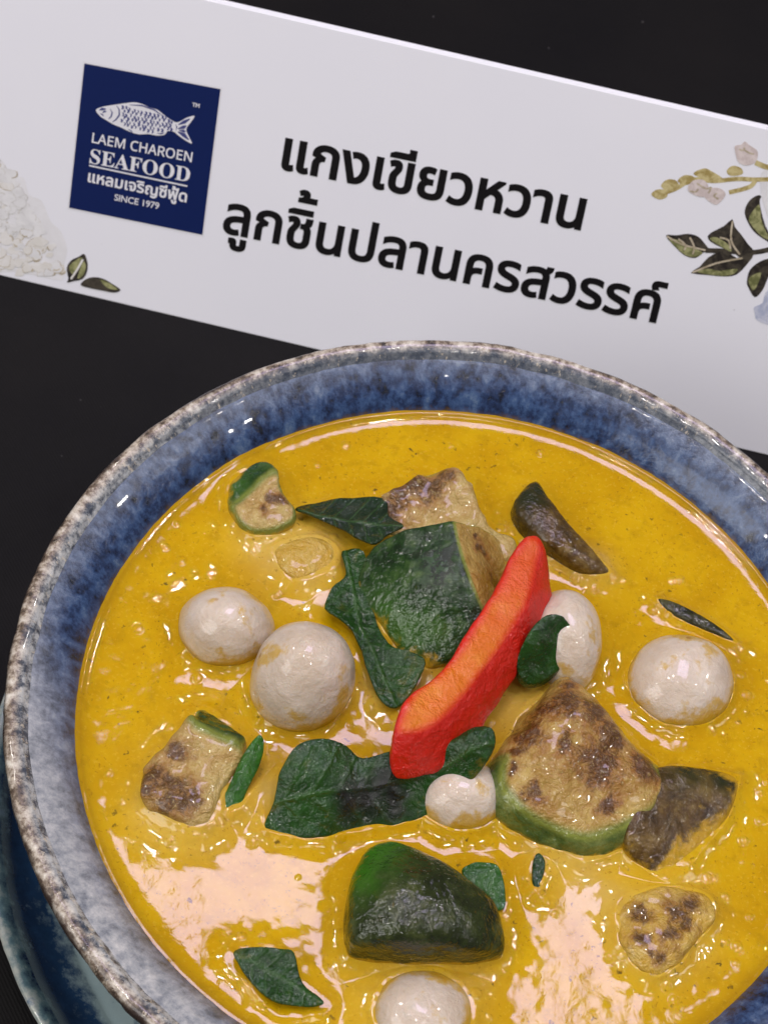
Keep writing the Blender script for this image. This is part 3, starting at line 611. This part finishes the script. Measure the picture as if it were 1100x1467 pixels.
# ------------------------------------------------------------------ curry surface
def curry():
    hh = 0.0025; xs = np.arange(-.87, .87 + hh, hh); n = len(xs)
    X, Y = np.meshgrid(xs, xs, indexing='ij'); D = np.full(X.shape, 1.0)
    for f, (a, b, c, d) in SOLIDS:
        i0, i1 = np.searchsorted(xs, (a, b)); j0, j1 = np.searchsorted(xs, (c, d))
        sl = (slice(max(i0, 0), i1), slice(max(j0, 0), j1))
        if X[sl].size: D[sl] = np.minimum(D[sl], f(X[sl], Y[sl]))
    R_ = np.hypot(X, Y); Zz = np.zeros(X.shape)
    Zz += .016 * np.exp(-np.maximum(D, 0) / .020) + .012 * np.exp(-np.maximum(.842 - R_, 0) / .016)
    near = np.exp(-np.maximum(D, 0) / .07)
    Zz += near * (.0035 * vnoise(X, Y, 0 * X, 20, 2) + .0028 * vnoise(X, Y, 0 * X, 46, 4))
    for a, fr in ((.0008, 5), (.0005, 13), (.0002, 34)):
        Zz += a * 2 * vnoise(X, Y, 0 * X, fr, fr) * (0.35 + 1.6 * near)
    # lumps just under the surface
    pale = np.zeros(X.shape)
    for px, py, r, a, pl in ((430, 800, 60, .005, .9), (380, 780, 45, .006, .6), (300, 1150, 85, .010, .5), (245, 1165, 60, .008, .5), (930, 1330, 75, .003, .45), (850, 1270, 60, .006, .5), (800, 1225, 40, .006, .6), (620, 1000, 60, .010, .45), (555, 985, 40, .012, .5), (740, 1010, 60, .012, .55), (380, 1140, 34, .008, .5), (560, 800, 30, .006, .3), (470, 810, 40, .006, .4), (600, 1430, 90, .004, .35), (850, 815, 30, .004, .5), (545, 895, 40, .012, .4)):
        c = at(px, py); g = np.exp(-((X - c[0]) ** 2 + (Y - c[1]) ** 2) / (r / 640) ** 2)
        Zz += a * g; pale = np.maximum(pale, pl * g * (0.55 + 1.4 * np.clip(vnoise(X, Y, 0 * X, 16, 5) + .2, 0, 1)))
    # small beads of oil, mostly between the pieces
    for _ in range(280):
        a, q = rng.uniform(0, 6.283), .82 * math.sqrt(rng.uniform()); cx, cy = q * math.cos(a), q * math.sin(a)
        i, j = int((cx + .87) / hh), int((cy + .87) / hh)
        if rng.uniform() > near[i, j] * 1.1 + .06 or D[i, j] < .004: continue
        rad = rng.uniform(.006, .013); m = int(rad / hh) + 2; sl = (slice(i - m, i + m + 1), slice(j - m, j + m + 1))
        d2 = ((X[sl] - cx) ** 2 + (Y[sl] - cy) ** 2) / rad ** 2
        Zz[sl] += rad * .30 * np.sqrt(np.clip(1 - d2, 0, 1))
    keep = R_ < .868
    idx = np.full(X.shape, -1); q = keep[:-1, :-1] & keep[1:, :-1] & keep[1:, 1:] & keep[:-1, 1:]
    use = np.zeros(X.shape, bool)
    for a in (0, 1):
        for b in (0, 1): use[a:n - 1 + a, b:n - 1 + b] |= q
    idx[use] = np.arange(use.sum())
    Q = np.stack([idx[:-1, :-1][q], idx[1:, :-1][q], idx[1:, 1:][q], idx[:-1, 1:][q]], -1)
    V = np.stack([X[use], Y[use], ZS + Zz[use]], -1)
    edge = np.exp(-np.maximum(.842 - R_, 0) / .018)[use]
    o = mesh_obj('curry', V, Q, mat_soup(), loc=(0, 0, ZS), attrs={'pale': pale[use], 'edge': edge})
    tag(o, 'creamy yellow green curry flecked with spice, filling the blue bowl', 'curry')
curry()

# ------------------------------------------------------------------ printed tent card
A0, B0 = (lambda a: CC + a * ((ZT - CC[2]) / a[2]))(rays([(0, 395)])[0]), (lambda a: CC + a * ((ZT - CC[2]) / a[2]))(rays([(1100, 653)])[0])
U = (B0 - A0) / np.linalg.norm(B0 - A0); TH = math.radians(56.3)
Nn = np.array([U[1] * math.sin(TH), -U[0] * math.sin(TH), math.cos(TH)]); Vv = np.cross(Nn, U)
def cp(px, py):                                # picture point -> (u, v) on the card face
    d = rays([(px, py)])[0]; t = ((A0 - CC) @ Nn) / (d @ Nn); q = CC + d * t - A0
    return np.array([q @ U, q @ Vv])
card = empty('tent_card', A0, 'white printed tent card with a navy fish logo and two lines of black Thai lettering', 'card')
Rm = Matrix(((U[0], Vv[0], Nn[0]), (U[1], Vv[1], Nn[1]), (U[2], Vv[2], Nn[2])))
card.rotation_euler = Rm.to_euler()
top_v = (cp(320, 0)[1] + cp(1100, 187)[1]) / 2
uL, uR = -.16, max(cp(1100, 187)[0], cp(1100, 653)[0]) + .16
def cmesh(name, V, F, mat, parent=card, **k): return mesh_obj(name, V, F, mat, parent, smooth=False, **k)
def slab(name, u0, u1, v0, v1, w0, w1, mat, parent=card, tilt=None):
    b = .004
    V = []
    for (wz, e) in ((w0, b), (w0 + b, 0), (w1 - b, 0), (w1, b)):
        V += [(u0 + e, v0 + e, wz), (u1 - e, v0 + e, wz), (u1 - e, v1 - e, wz), (u0 + e, v1 - e, wz)]
    V = np.array(V, float)
    if tilt:                                   # swing about the top edge
        c, s_ = math.cos(tilt), math.sin(tilt); y, z = V[:, 1] - v1, V[:, 2] - w1
        V[:, 1], V[:, 2] = v1 + y * c - z * s_, w1 + y * s_ + z * c
    F = [(3, 2, 1, 0), (12, 13, 14, 15)] + [(4 * l + i, 4 * l + (i + 1) % 4, 4 * l + 4 + (i + 1) % 4, 4 * l + 4 + i) for l in range(3) for i in range(4)]
    return cmesh(name, V, F, mat, parent)
CARD = mat_card()
face = slab('front_panel', uL, uR, 0.0, top_v, -.013, 0, CARD)
slab('back_panel', uL, uR, 0.02, top_v - .006, -.030, -.016, CARD, tilt=math.radians(58))

LAYER = [0]
def flat_poly(name, polys, mat, parent, w=0.0006):
    """polys: list of [(u,v),...] drawn flat on the card, each a hair above the last"""
    V, F = [], []
    for p in polys:
        LAYER[0] += 1; ww = w + (LAYER[0] % 40) * .000006
        s = len(V); V += [(a, b, ww) for a, b in p]; F.append(tuple(range(s, s + len(p))))
    o = cmesh(name, V, F, mat, parent)
    bm_tri(o); return o
import bmesh
def bm_tri(o):
    bm = bmesh.new(); bm.from_mesh(o.data)
    bmesh.ops.triangulate(bm, faces=[f for f in bm.faces if len(f.verts) > 4], ngon_method='EAR_CLIP')
    for f in bm.faces:
        if f.normal.z < 0: f.normal_flip()
    bm.to_mesh(o.data); bm.free()

# --- lettering: outlines of the built-in font, filled contour by contour
def contours(text):
    c = bpy.data.curves.new('t', 'FONT'); c.body = text; c.size = 1; c.resolution_u = 6
    o = bpy.data.objects.new('t', c); COL.objects.link(o)
    dg = bpy.context.evaluated_depsgraph_get()
    k = o.to_curve(dg); res = []
    for s in k.splines:
        b = s.bezier_points; n = len(b); P = []
        if n:
            for i in range(n):
                p0, p1, p2, p3 = b[i].co, b[i].handle_right, b[(i + 1) % n].handle_left, b[(i + 1) % n].co
                straight = (p1 - p0).cross(p3 - p0).length < 1e-6 and (p2 - p0).cross(p3 - p0).length < 1e-6
                for t in ([0] if straight else np.arange(6) / 6):
                    q = p0 * (1 - t) ** 3 + p1 * 3 * t * (1 - t) ** 2 + p2 * 3 * t * t * (1 - t) + p3 * t ** 3
                    P.append((q.x, q.y))
        else:
            P = [(p.co.x, p.co.y) for p in s.points]
        if len(P) > 2: res.append(np.array(P))
    o.to_curve_clear(); bpy.data.objects.remove(o); bpy.data.curves.remove(c)
    return res
def area2(P): return np.sum(P[:, 0] * np.roll(P[:, 1], -1) - np.roll(P[:, 0], -1) * P[:, 1])
def lift_mark(text, i, dy, dx=0.0, also=None):            # contours of text with its i-th character (a stacked tone mark) moved
    a, b = contours(text[:i]), contours(text[:i + 1]); full = contours(text)
    for j in range(len(a), len(b)): full[j] = full[j] + np.array([dx, dy])
    if also:
        for j in range(len(contours(text[:also[0]])), len(contours(text[:also[0] + 1]))): full[j] = full[j] + np.array([0, also[1]])
    return full
def inside(p, P):
    x, y = p; c = False
    for i in range(len(P)):
        (ax, ay), (bx, by) = P[i], P[i - 1]
        if (ay > y) != (by > y) and x < (bx - ax) * (y - ay) / (by - ay) + ax: c = not c
    return c
def lettering(name, cs, bold, mat, parent, frame, w=.0012):
    """frame maps the text's own box [0..1]x[...] to the card: (origin uv, x-axis uv, height scale)"""
    big = max(cs, key=lambda P: abs(area2(P))); sg = np.sign(area2(big)); grown = []
    for P in cs:                               # embolden: push every outline outwards (holes shrink)
        T = np.roll(P, -1, 0) - P; T /= np.linalg.norm(T, axis=1)[:, None] + 1e-12; Tp = np.roll(T, 1, 0)
        n1, n2 = np.c_[T[:, 1], -T[:, 0]] * sg, np.c_[Tp[:, 1], -Tp[:, 0]] * sg
        m = n1 + n2; m /= np.maximum((m * m).sum(1), 1.0)[:, None] / 2
        grown.append(P + m * bold)
    allp = np.concatenate(grown); x0, x1 = allp[:, 0].min(), allp[:, 0].max()
    o_uv, ax, hs = frame; ax = np.array(ax); L = np.linalg.norm(ax); up = np.array([-ax[1], ax[0]]) / L; sc = L / (x1 - x0)
    edges, k = [], 0
    for P in grown:
        n = len(P); edges += [(k + a, k + (a + 1) % n) for a in range(n)]; k += n
    vo, _, fo, *_r = delaunay_2d_cdt([Vector(p) for p in allp], edges, [], 0, 1e-6)
    vo = np.array([(v[0], v[1]) for v in vo]); F = []
    for f in fo:
        c = vo[list(f)].mean(0); wn = 0
        for P in grown:
            Q = np.roll(P, -1, 0); lft = (Q[:, 0] - P[:, 0]) * (c[1] - P[:, 1]) - (c[0] - P[:, 0]) * (Q[:, 1] - P[:, 1])
            wn += np.sum((P[:, 1] <= c[1]) & (Q[:, 1] > c[1]) & (lft > 0)) - np.sum((P[:, 1] > c[1]) & (Q[:, 1] <= c[1]) & (lft < 0))
        if wn * sg > 0: F.append(tuple(f))
    V = [tuple(np.array(o_uv) + ax * ((p[0] - x0) / (x1 - x0)) + up * p[1] * sc * hs) + (w,) for p in vo]
    o = cmesh(name, V, F, mat, parent); bm_tri(o); return o

INK = plain('black_print', (.008, .007, .008), .5, .12)
def line_frame(a, b, hs=1.0):
    a, b = cp(*a), cp(*b); return (a, b - a, hs)
lettering('dish_name_lettering', contours('แกงเขียวหวาน'), .027, INK, card, line_frame((402, 240), (832, 328)))
lettering('dish_name_lettering', lift_mark('ลูกชิ้นปลานครสวรรค์', 5, .235, 0, (1, -.035)), .024, INK, card, line_frame((318, 331), (944, 462)))

# --- logo
LC = [cp(121, 90), cp(316, 127), cp(290, 336), cp(99, 297)]
def lq(x, y):                                  # logo square, x right 0..1, y down 0..1
    return LC[0] * (1 - x) * (1 - y) + LC[1] * x * (1 - y) + LC[2] * x * y + LC[3] * (1 - x) * y
NAVY = plain('navy_print', (.006, .016, .092), .4, .12); WHITE = plain('white_print', (.78, .78, .82), .45, .3)
LILAC = plain('lilac_print', (.36, .38, .60), .45, .3)
logo = flat_poly('logo', [[lq(-.012, -.012), lq(1.012, -.012), lq(1.012, 1.012), lq(-.012, 1.012)][::-1]], WHITE, card, w=.0004)
flat_poly('logo_field', [[lq(0, 0), lq(1, 0), lq(1, 1), lq(0, 1)][::-1]], NAVY, logo, w=.0009)
def zl(px, py):                                # from the enlarged logo view
    d = cp(90 + px * 240 / 1100, 80 + py * 270 / 1238); return tuple(d)
def zpoly(P, n=4): return [zl(*q) for q in smooth_poly(np.array(P, float), n)]
flat_poly('fish_emblem', [zpoly([(218, 352), (260, 332), (310, 322), (360, 315), (420, 306), (470, 302), (520, 312), (570, 335), (620, 350), (660, 380), (700, 410), (740, 432), (770, 428), (810, 405), (864, 390), (850, 420), (818, 462), (812, 490), (830, 530), (848, 572), (810, 555), (760, 520), (728, 495), (690, 490), (668, 515), (620, 520), (560, 510), (500, 512), (440, 495), (390, 470), (330, 445), (280, 415), (245, 392)], 3)], WHITE, logo, w=.0016)
dark = []
def stroke(P, wd):
    P = np.array([zl(*q) for q in P]); T = np.gradient(P, axis=0); Nn2 = np.c_[-T[:, 1], T[:, 0]] / (np.linalg.norm(T, axis=1)[:, None] + 1e-9)
    k = np.sin(np.linspace(.25, np.pi - .25, len(P)))[:, None] * wd
    return [tuple(x) for x in np.r_[P + Nn2 * k, (P - Nn2 * k)[::-1]]]
rr = random.Random(5)
for ix in range(13):
    for iy in range(7):
        x = 385 + ix * 26 + (iy % 2) * 13; y = 332 + iy * 23 + ix * 6.5
        lo, hi = 312 + max(0, x - 480) * .42, 470 + (x - 385) * .13 - max(0, x - 600) * .25
        if lo + 10 < y < hi:
            x += rr.uniform(-4, 4); y += rr.uniform(-4, 4); r_ = rr.uniform(8, 12)
            dark.append(stroke([(x + r_ * math.cos(a), y + r_ * math.sin(a)) for a in np.linspace(-1.5, 1.5, 6)], rr.uniform(.0016, .0034)))
for P, wd in (([(355, 322), (372, 350), (372, 385), (350, 415), (325, 432)], .0022), ([(312, 345), (326, 370), (318, 395), (300, 412)], .002), ([(240, 352), (262, 345), (285, 345)], .004), ([(262, 370), (275, 360), (288, 362)], .003), ([(245, 375), (262, 382), (270, 392)], .002),
              ([(440, 318), (520, 322), (600, 350), (660, 392)], .0022), ([(760, 448), (800, 430), (835, 410)], .005), ([(757, 475), (795, 465), (812, 455)], .005), ([(757, 495), (795, 515), (828, 548)], .006), ([(765, 485), (795, 490), (808, 495)], .004), ([(742, 445), (750, 465), (744, 488)], .0016), ([(430, 478), (450, 490), (458, 500)], .002), ([(620, 505), (650, 508), (668, 500)], .002)):
    dark.append(stroke(P, wd))
flat_poly('fish_scales', dark, plain('indigo_print', (.06, .07, .22), .45, .3), logo, w=.0022)
def zframe(a, b, hs=1.0):
    a, b = np.array(zl(*a)), np.array(zl(*b)); return (a, b - a, hs)
def mathsans(s, base=0x1D5A0): return ''.join(chr(base + ord(c) - 65) if c.isalpha() else c for c in s)
lettering('logo_lettering', contours(mathsans('LAEM CHAROEN')), .014, WHITE, logo, zframe((190, 565), (846, 695)), w=.0016)
lettering('logo_lettering', contours(''.join(chr(0x1D400 + ord(c) - 65) for c in 'SEAFOOD')), .004, WHITE, logo, zframe((175, 700), (830, 826), .98), w=.0016)
lettering('logo_lettering', lift_mark('แหลมเจริญซีฟู้ด', 13, .0, -.05), .026, WHITE, logo, zframe((163, 822), (812, 958), .98), w=.0016)
lettering('logo_lettering', contours('SINCE 1979'), .012, WHITE, logo, zframe((338, 945), (630, 1004)), w=.0016)
lettering('logo_lettering', contours('TM'), .02, WHITE, logo, zframe((848, 328), (897, 338)), w=.0016)
flat_poly('logo_underline', [[zl(174, 712), zl(818, 848), zl(818, 858), zl(174, 722)][::-1]], WHITE, logo, w=.0016)

# --- printed flowers and leaves
def fleshy(name, a, b, sc=30):
    t = NT(name); co = t.coord(); return t.out(t.mix(t.mr(t.noise(co, sc, 5, .7, .6), .38, .62), a, b), .45, spec=.35)
PDARK = fleshy('dark_leaf_print', (.018, .014, .012), (.065, .055, .04), 34); PGREEN = fleshy('green_leaf_print', (.13, .14, .05), (.36, .36, .17), 40)
PGOLD = fleshy('gold_stem_print', (.33, .25, .08), (.58, .50, .25), 45); PPINK = fleshy('pink_bud_print', (.56, .48, .46), (.70, .62, .60), 40)
PGREY = fleshy('grey_petal_print', (.50, .49, .47), (.66, .65, .62), 40); PBLUE = fleshy('blue_petal_print', (.40, .44, .58), (.60, .62, .72), 30)
PCREAM = fleshy('cream_petal_print', (.70, .68, .64), (.78, .77, .76), 12); PTAN = fleshy('tan_petal_print', (.36, .30, .20), (.56, .49, .37), 40)
def vl(px, py): return tuple(cp(900 + px * 200 / 978, 180 + py * 300 / 1467))       # enlarged right-hand view
def ll(px, py): return tuple(cp(px * 200 / 1100, 200 + py * 250 / 1375))            # enlarged left-hand view
def draw(f, P, n=4): return [f(*q) for q in smooth_poly(np.array(P, float), n)]
def stem(f, P, wd):
    P = np.array([f(*q) for q in smooth_poly(np.array(P, float), 4, closed=False)]); T = np.gradient(P, axis=0); n2 = np.c_[-T[:, 1], T[:, 0]] / (np.linalg.norm(T, axis=1)[:, None] + 1e-9)
    return [tuple(x) for x in np.r_[P + n2 * wd, (P - n2 * wd)[::-1]]]
fl = flat_poly('printed_flower_spray', [stem(vl, [(240, 470), (330, 440), (450, 375), (600, 385), (760, 370), (890, 375), (1010, 372)], .006), stem(vl, [(890, 380), (860, 420), (790, 445), (705, 465)], .006), draw(vl, [(160, 480), (200, 445), (265, 450), (270, 495), (215, 515)]), draw(vl, [(228, 420), (270, 375), (330, 380), (350, 420), (280, 455)]), draw(vl, [(345, 385), (390, 345), (450, 350), (465, 380), (400, 415)]), draw(vl, [(455, 335), (530, 296), (590, 320), (660, 370), (560, 375)]), draw(vl, [(690, 310), (730, 278), (790, 295), (800, 335), (740, 350), (700, 340)]), stem(vl, [(890, 255), (960, 285), (1040, 300)], .007)], PGOLD, card)
flat_poly('printed_bud', [draw(vl, [(415, 445), (450, 385), (520, 375), (560, 420), (545, 490), (480, 490)]), draw(vl, [(530, 490), (580, 435), (650, 440), (680, 480), (640, 535), (600, 548)])], PPINK, fl, w=.001)
flat_poly('printed_bud', [draw(vl, [(745, 140), (790, 130), (815, 108), (850, 135), (900, 170), (905, 215), (880, 260), (820, 275), (770, 250), (752, 195)])], PPINK, fl, w=.001)
flat_poly('printed_bud_mark', [stem(vl, P, .0022) for P in ([(775, 160), (800, 170), (815, 150)], [(810, 165), (850, 190), (880, 195)], [(430, 455), (470, 460), (490, 440)], [(480, 400), (510, 420), (550, 440)], [(620, 470), (600, 490), (630, 510)], [(550, 440), (580, 430), (560, 470)])], PTAN, fl, w=.0014)
lf = flat_poly('printed_leaf_spray', [draw(vl, [(262, 768), (340, 765), (420, 755), (490, 775), (540, 830), (565, 870), (520, 890), (470, 925), (400, 910), (340, 860)], 3), draw(vl, [(556, 770), (600, 735), (670, 700), (728, 652), (745, 705), (790, 760), (840, 830), (880, 885), (800, 930), (740, 890), (650, 850), (575, 810)], 2),
      draw(vl, [(437, 1030), (500, 985), (560, 920), (640, 880), (700, 880), (760, 925), (880, 890), (830, 970), (760, 1040), (680, 1055), (560, 1045)], 2), draw(vl, [(905, 485), (930, 495), (920, 540), (960, 700), (1030, 830), (960, 800), (880, 740), (830, 660), (815, 590), (850, 520)], 3), draw(vl, [(830, 1090), (850, 1010), (920, 950), (1010, 925), (1040, 960), (980, 1060), (940, 1150), (885, 1200), (840, 1130)], 3), stem(vl, [(540, 872), (650, 875), (880, 885), (1040, 850)], .007)], PDARK, card)
flat_poly('printed_leaf_highlight', [draw(vl, [(285, 790), (350, 800), (440, 850), (520, 885), (470, 918), (400, 905), (335, 850)], 3), draw(vl, [(570, 790), (620, 780), (700, 830), (720, 880), (650, 845)], 3), draw(vl, [(480, 1020), (560, 1000), (640, 1015), (760, 1000), (740, 1035), (660, 1050), (560, 1040)], 3), draw(vl, [(905, 555), (925, 570), (930, 650), (965, 740), (1000, 800), (930, 770), (860, 690), (845, 640)], 3), draw(vl, [(840, 1080), (880, 1040), (930, 1030), (900, 1120), (870, 1150)], 3)], PGREEN, lf, w=.001)
flat_poly('printed_leaf_vein', [stem(vl, P, .0025) for P in ([(270, 772), (380, 830), (540, 870)], [(730, 665), (720, 800), (780, 900)], [(450, 1025), (620, 960), (800, 925)], [(640, 780), (700, 800), (715, 860)], [(350, 790), (400, 835), (390, 870)], [(430, 780), (460, 845), (450, 900)])], PTAN, lf, w=.0014)
flat_poly('printed_blue_petal', [draw(vl, [(880, 1270), (940, 1240), (960, 1170), (1040, 1120), (1100, 1200), (1100, 1420), (980, 1395), (900, 1360), (885, 1310)], 3)], PBLUE, card)
flat_poly('printed_white_petal', [draw(vl, [(930, 330), (1000, 300), (1090, 340), (1090, 800), (1010, 700), (950, 560), (925, 440)], 3)], fleshy('white_petal_print', (.70, .70, .72), (.78, .78, .79), 14), card)
hy = flat_poly('printed_hydrangea', [draw(ll, [(-120, 180), (20, 165), (90, 280), (190, 300), (230, 430), (330, 480), (400, 640), (480, 720), (530, 860), (500, 1000), (490, 1108), (300, 1070), (100, 1040), (-100, 1000), (-150, 600)], 3)], fleshy('hydrangea_base_print', (.74, .74, .76), (.80, .80, .83), 10), card, w=.0004)
PWHITE = fleshy('white_ruffle_print', (.69, .69, .70), (.79, .79, .80), 16)
def stacked(name, items, mat, parent):        # items: (order, polygon); later petals lie a hair above earlier ones
    V, F = [], []
    for k, p in items:
        q = len(V); V += [(a, b, .0008 + k * .000004) for a, b in p]; F.append(tuple(range(q, q + len(p))))
    o = cmesh(name, V, F, mat, parent); bm_tri(o)
lists = {'w': [], 'c': [], 'g': [], 't': []}
for i in range(150):
    y = 1060 - 900 * ((i * .618) % 1); xm = min(520, 40 + (y - 170) * .62); x = rr.uniform(-110, xm - 30); s_ = rr.uniform(30, 74); a0 = rr.uniform(0, 6.28)
    rad = [rr.uniform(.55, 1.1) for _ in range(9)]
    shape = lambda m, dx=0, dy=0: draw(ll, [(x + dx + m * s_ * math.cos(a0 + k * 6.283 / 9) * rad[k], min(y + dy + m * s_ * .8 * math.sin(a0 + k * 6.283 / 9) * rad[k], 1072)) for k in range(9)], 3)
    low = y > 740 or rr.random() < .12
    if rr.random() < .55: lists['t' if low else 'g'].append((2 * i, shape(1.07, rr.uniform(-3, 5), rr.uniform(-2, 5))))
    lists['c' if low and rr.random() < .7 else 'w'].append((2 * i + 1, shape(1.0)))
    if rr.random() < .3:
        a = rr.uniform(0, 6.28); lists['t' if low else 'g'].append((2 * i + 2, stem(ll, [(x + .6 * s_ * math.cos(a + k * .4), min(y + .5 * s_ * math.sin(a + k * .4), 1072)) for k in range(5)], rr.uniform(.001, .0022))))
stacked('printed_petal', lists['w'], PWHITE, hy); stacked('printed_petal', lists['c'], PCREAM, hy); stacked('petal_outline', lists['g'], PGREY, hy); stacked('petal_outline', lists['t'], PTAN, hy)
flat_poly('printed_leaf', [draw(ll, [(530, 1122), (540, 1090), (527, 1010), (560, 950), (620, 920), (665, 898), (690, 970), (685, 1040), (650, 1095), (580, 1112)], 3)], PDARK, card, w=.0016)
l2 = flat_poly('printed_leaf', [draw(ll, [(635, 1140), (680, 1095), (750, 1080), (820, 1095), (880, 1130), (950, 1180), (900, 1202), (800, 1185), (700, 1165)], 3)], PDARK, card, w=.0016)
flat_poly('printed_leaf_highlight', [draw(ll, [(545, 1000), (600, 945), (650, 925), (640, 980), (580, 1060)], 3), draw(ll, [(655, 960), (678, 990), (660, 1060), (610, 1090)], 3), draw(ll, [(790, 1095), (860, 1125), (930, 1178), (860, 1170), (820, 1140)], 3)], PGREEN, l2, w=.002)
flat_poly('printed_leaf_vein', [stem(ll, [(560, 1095), (610, 1020), (655, 940)], .003)], PCREAM, l2, w=.0024)
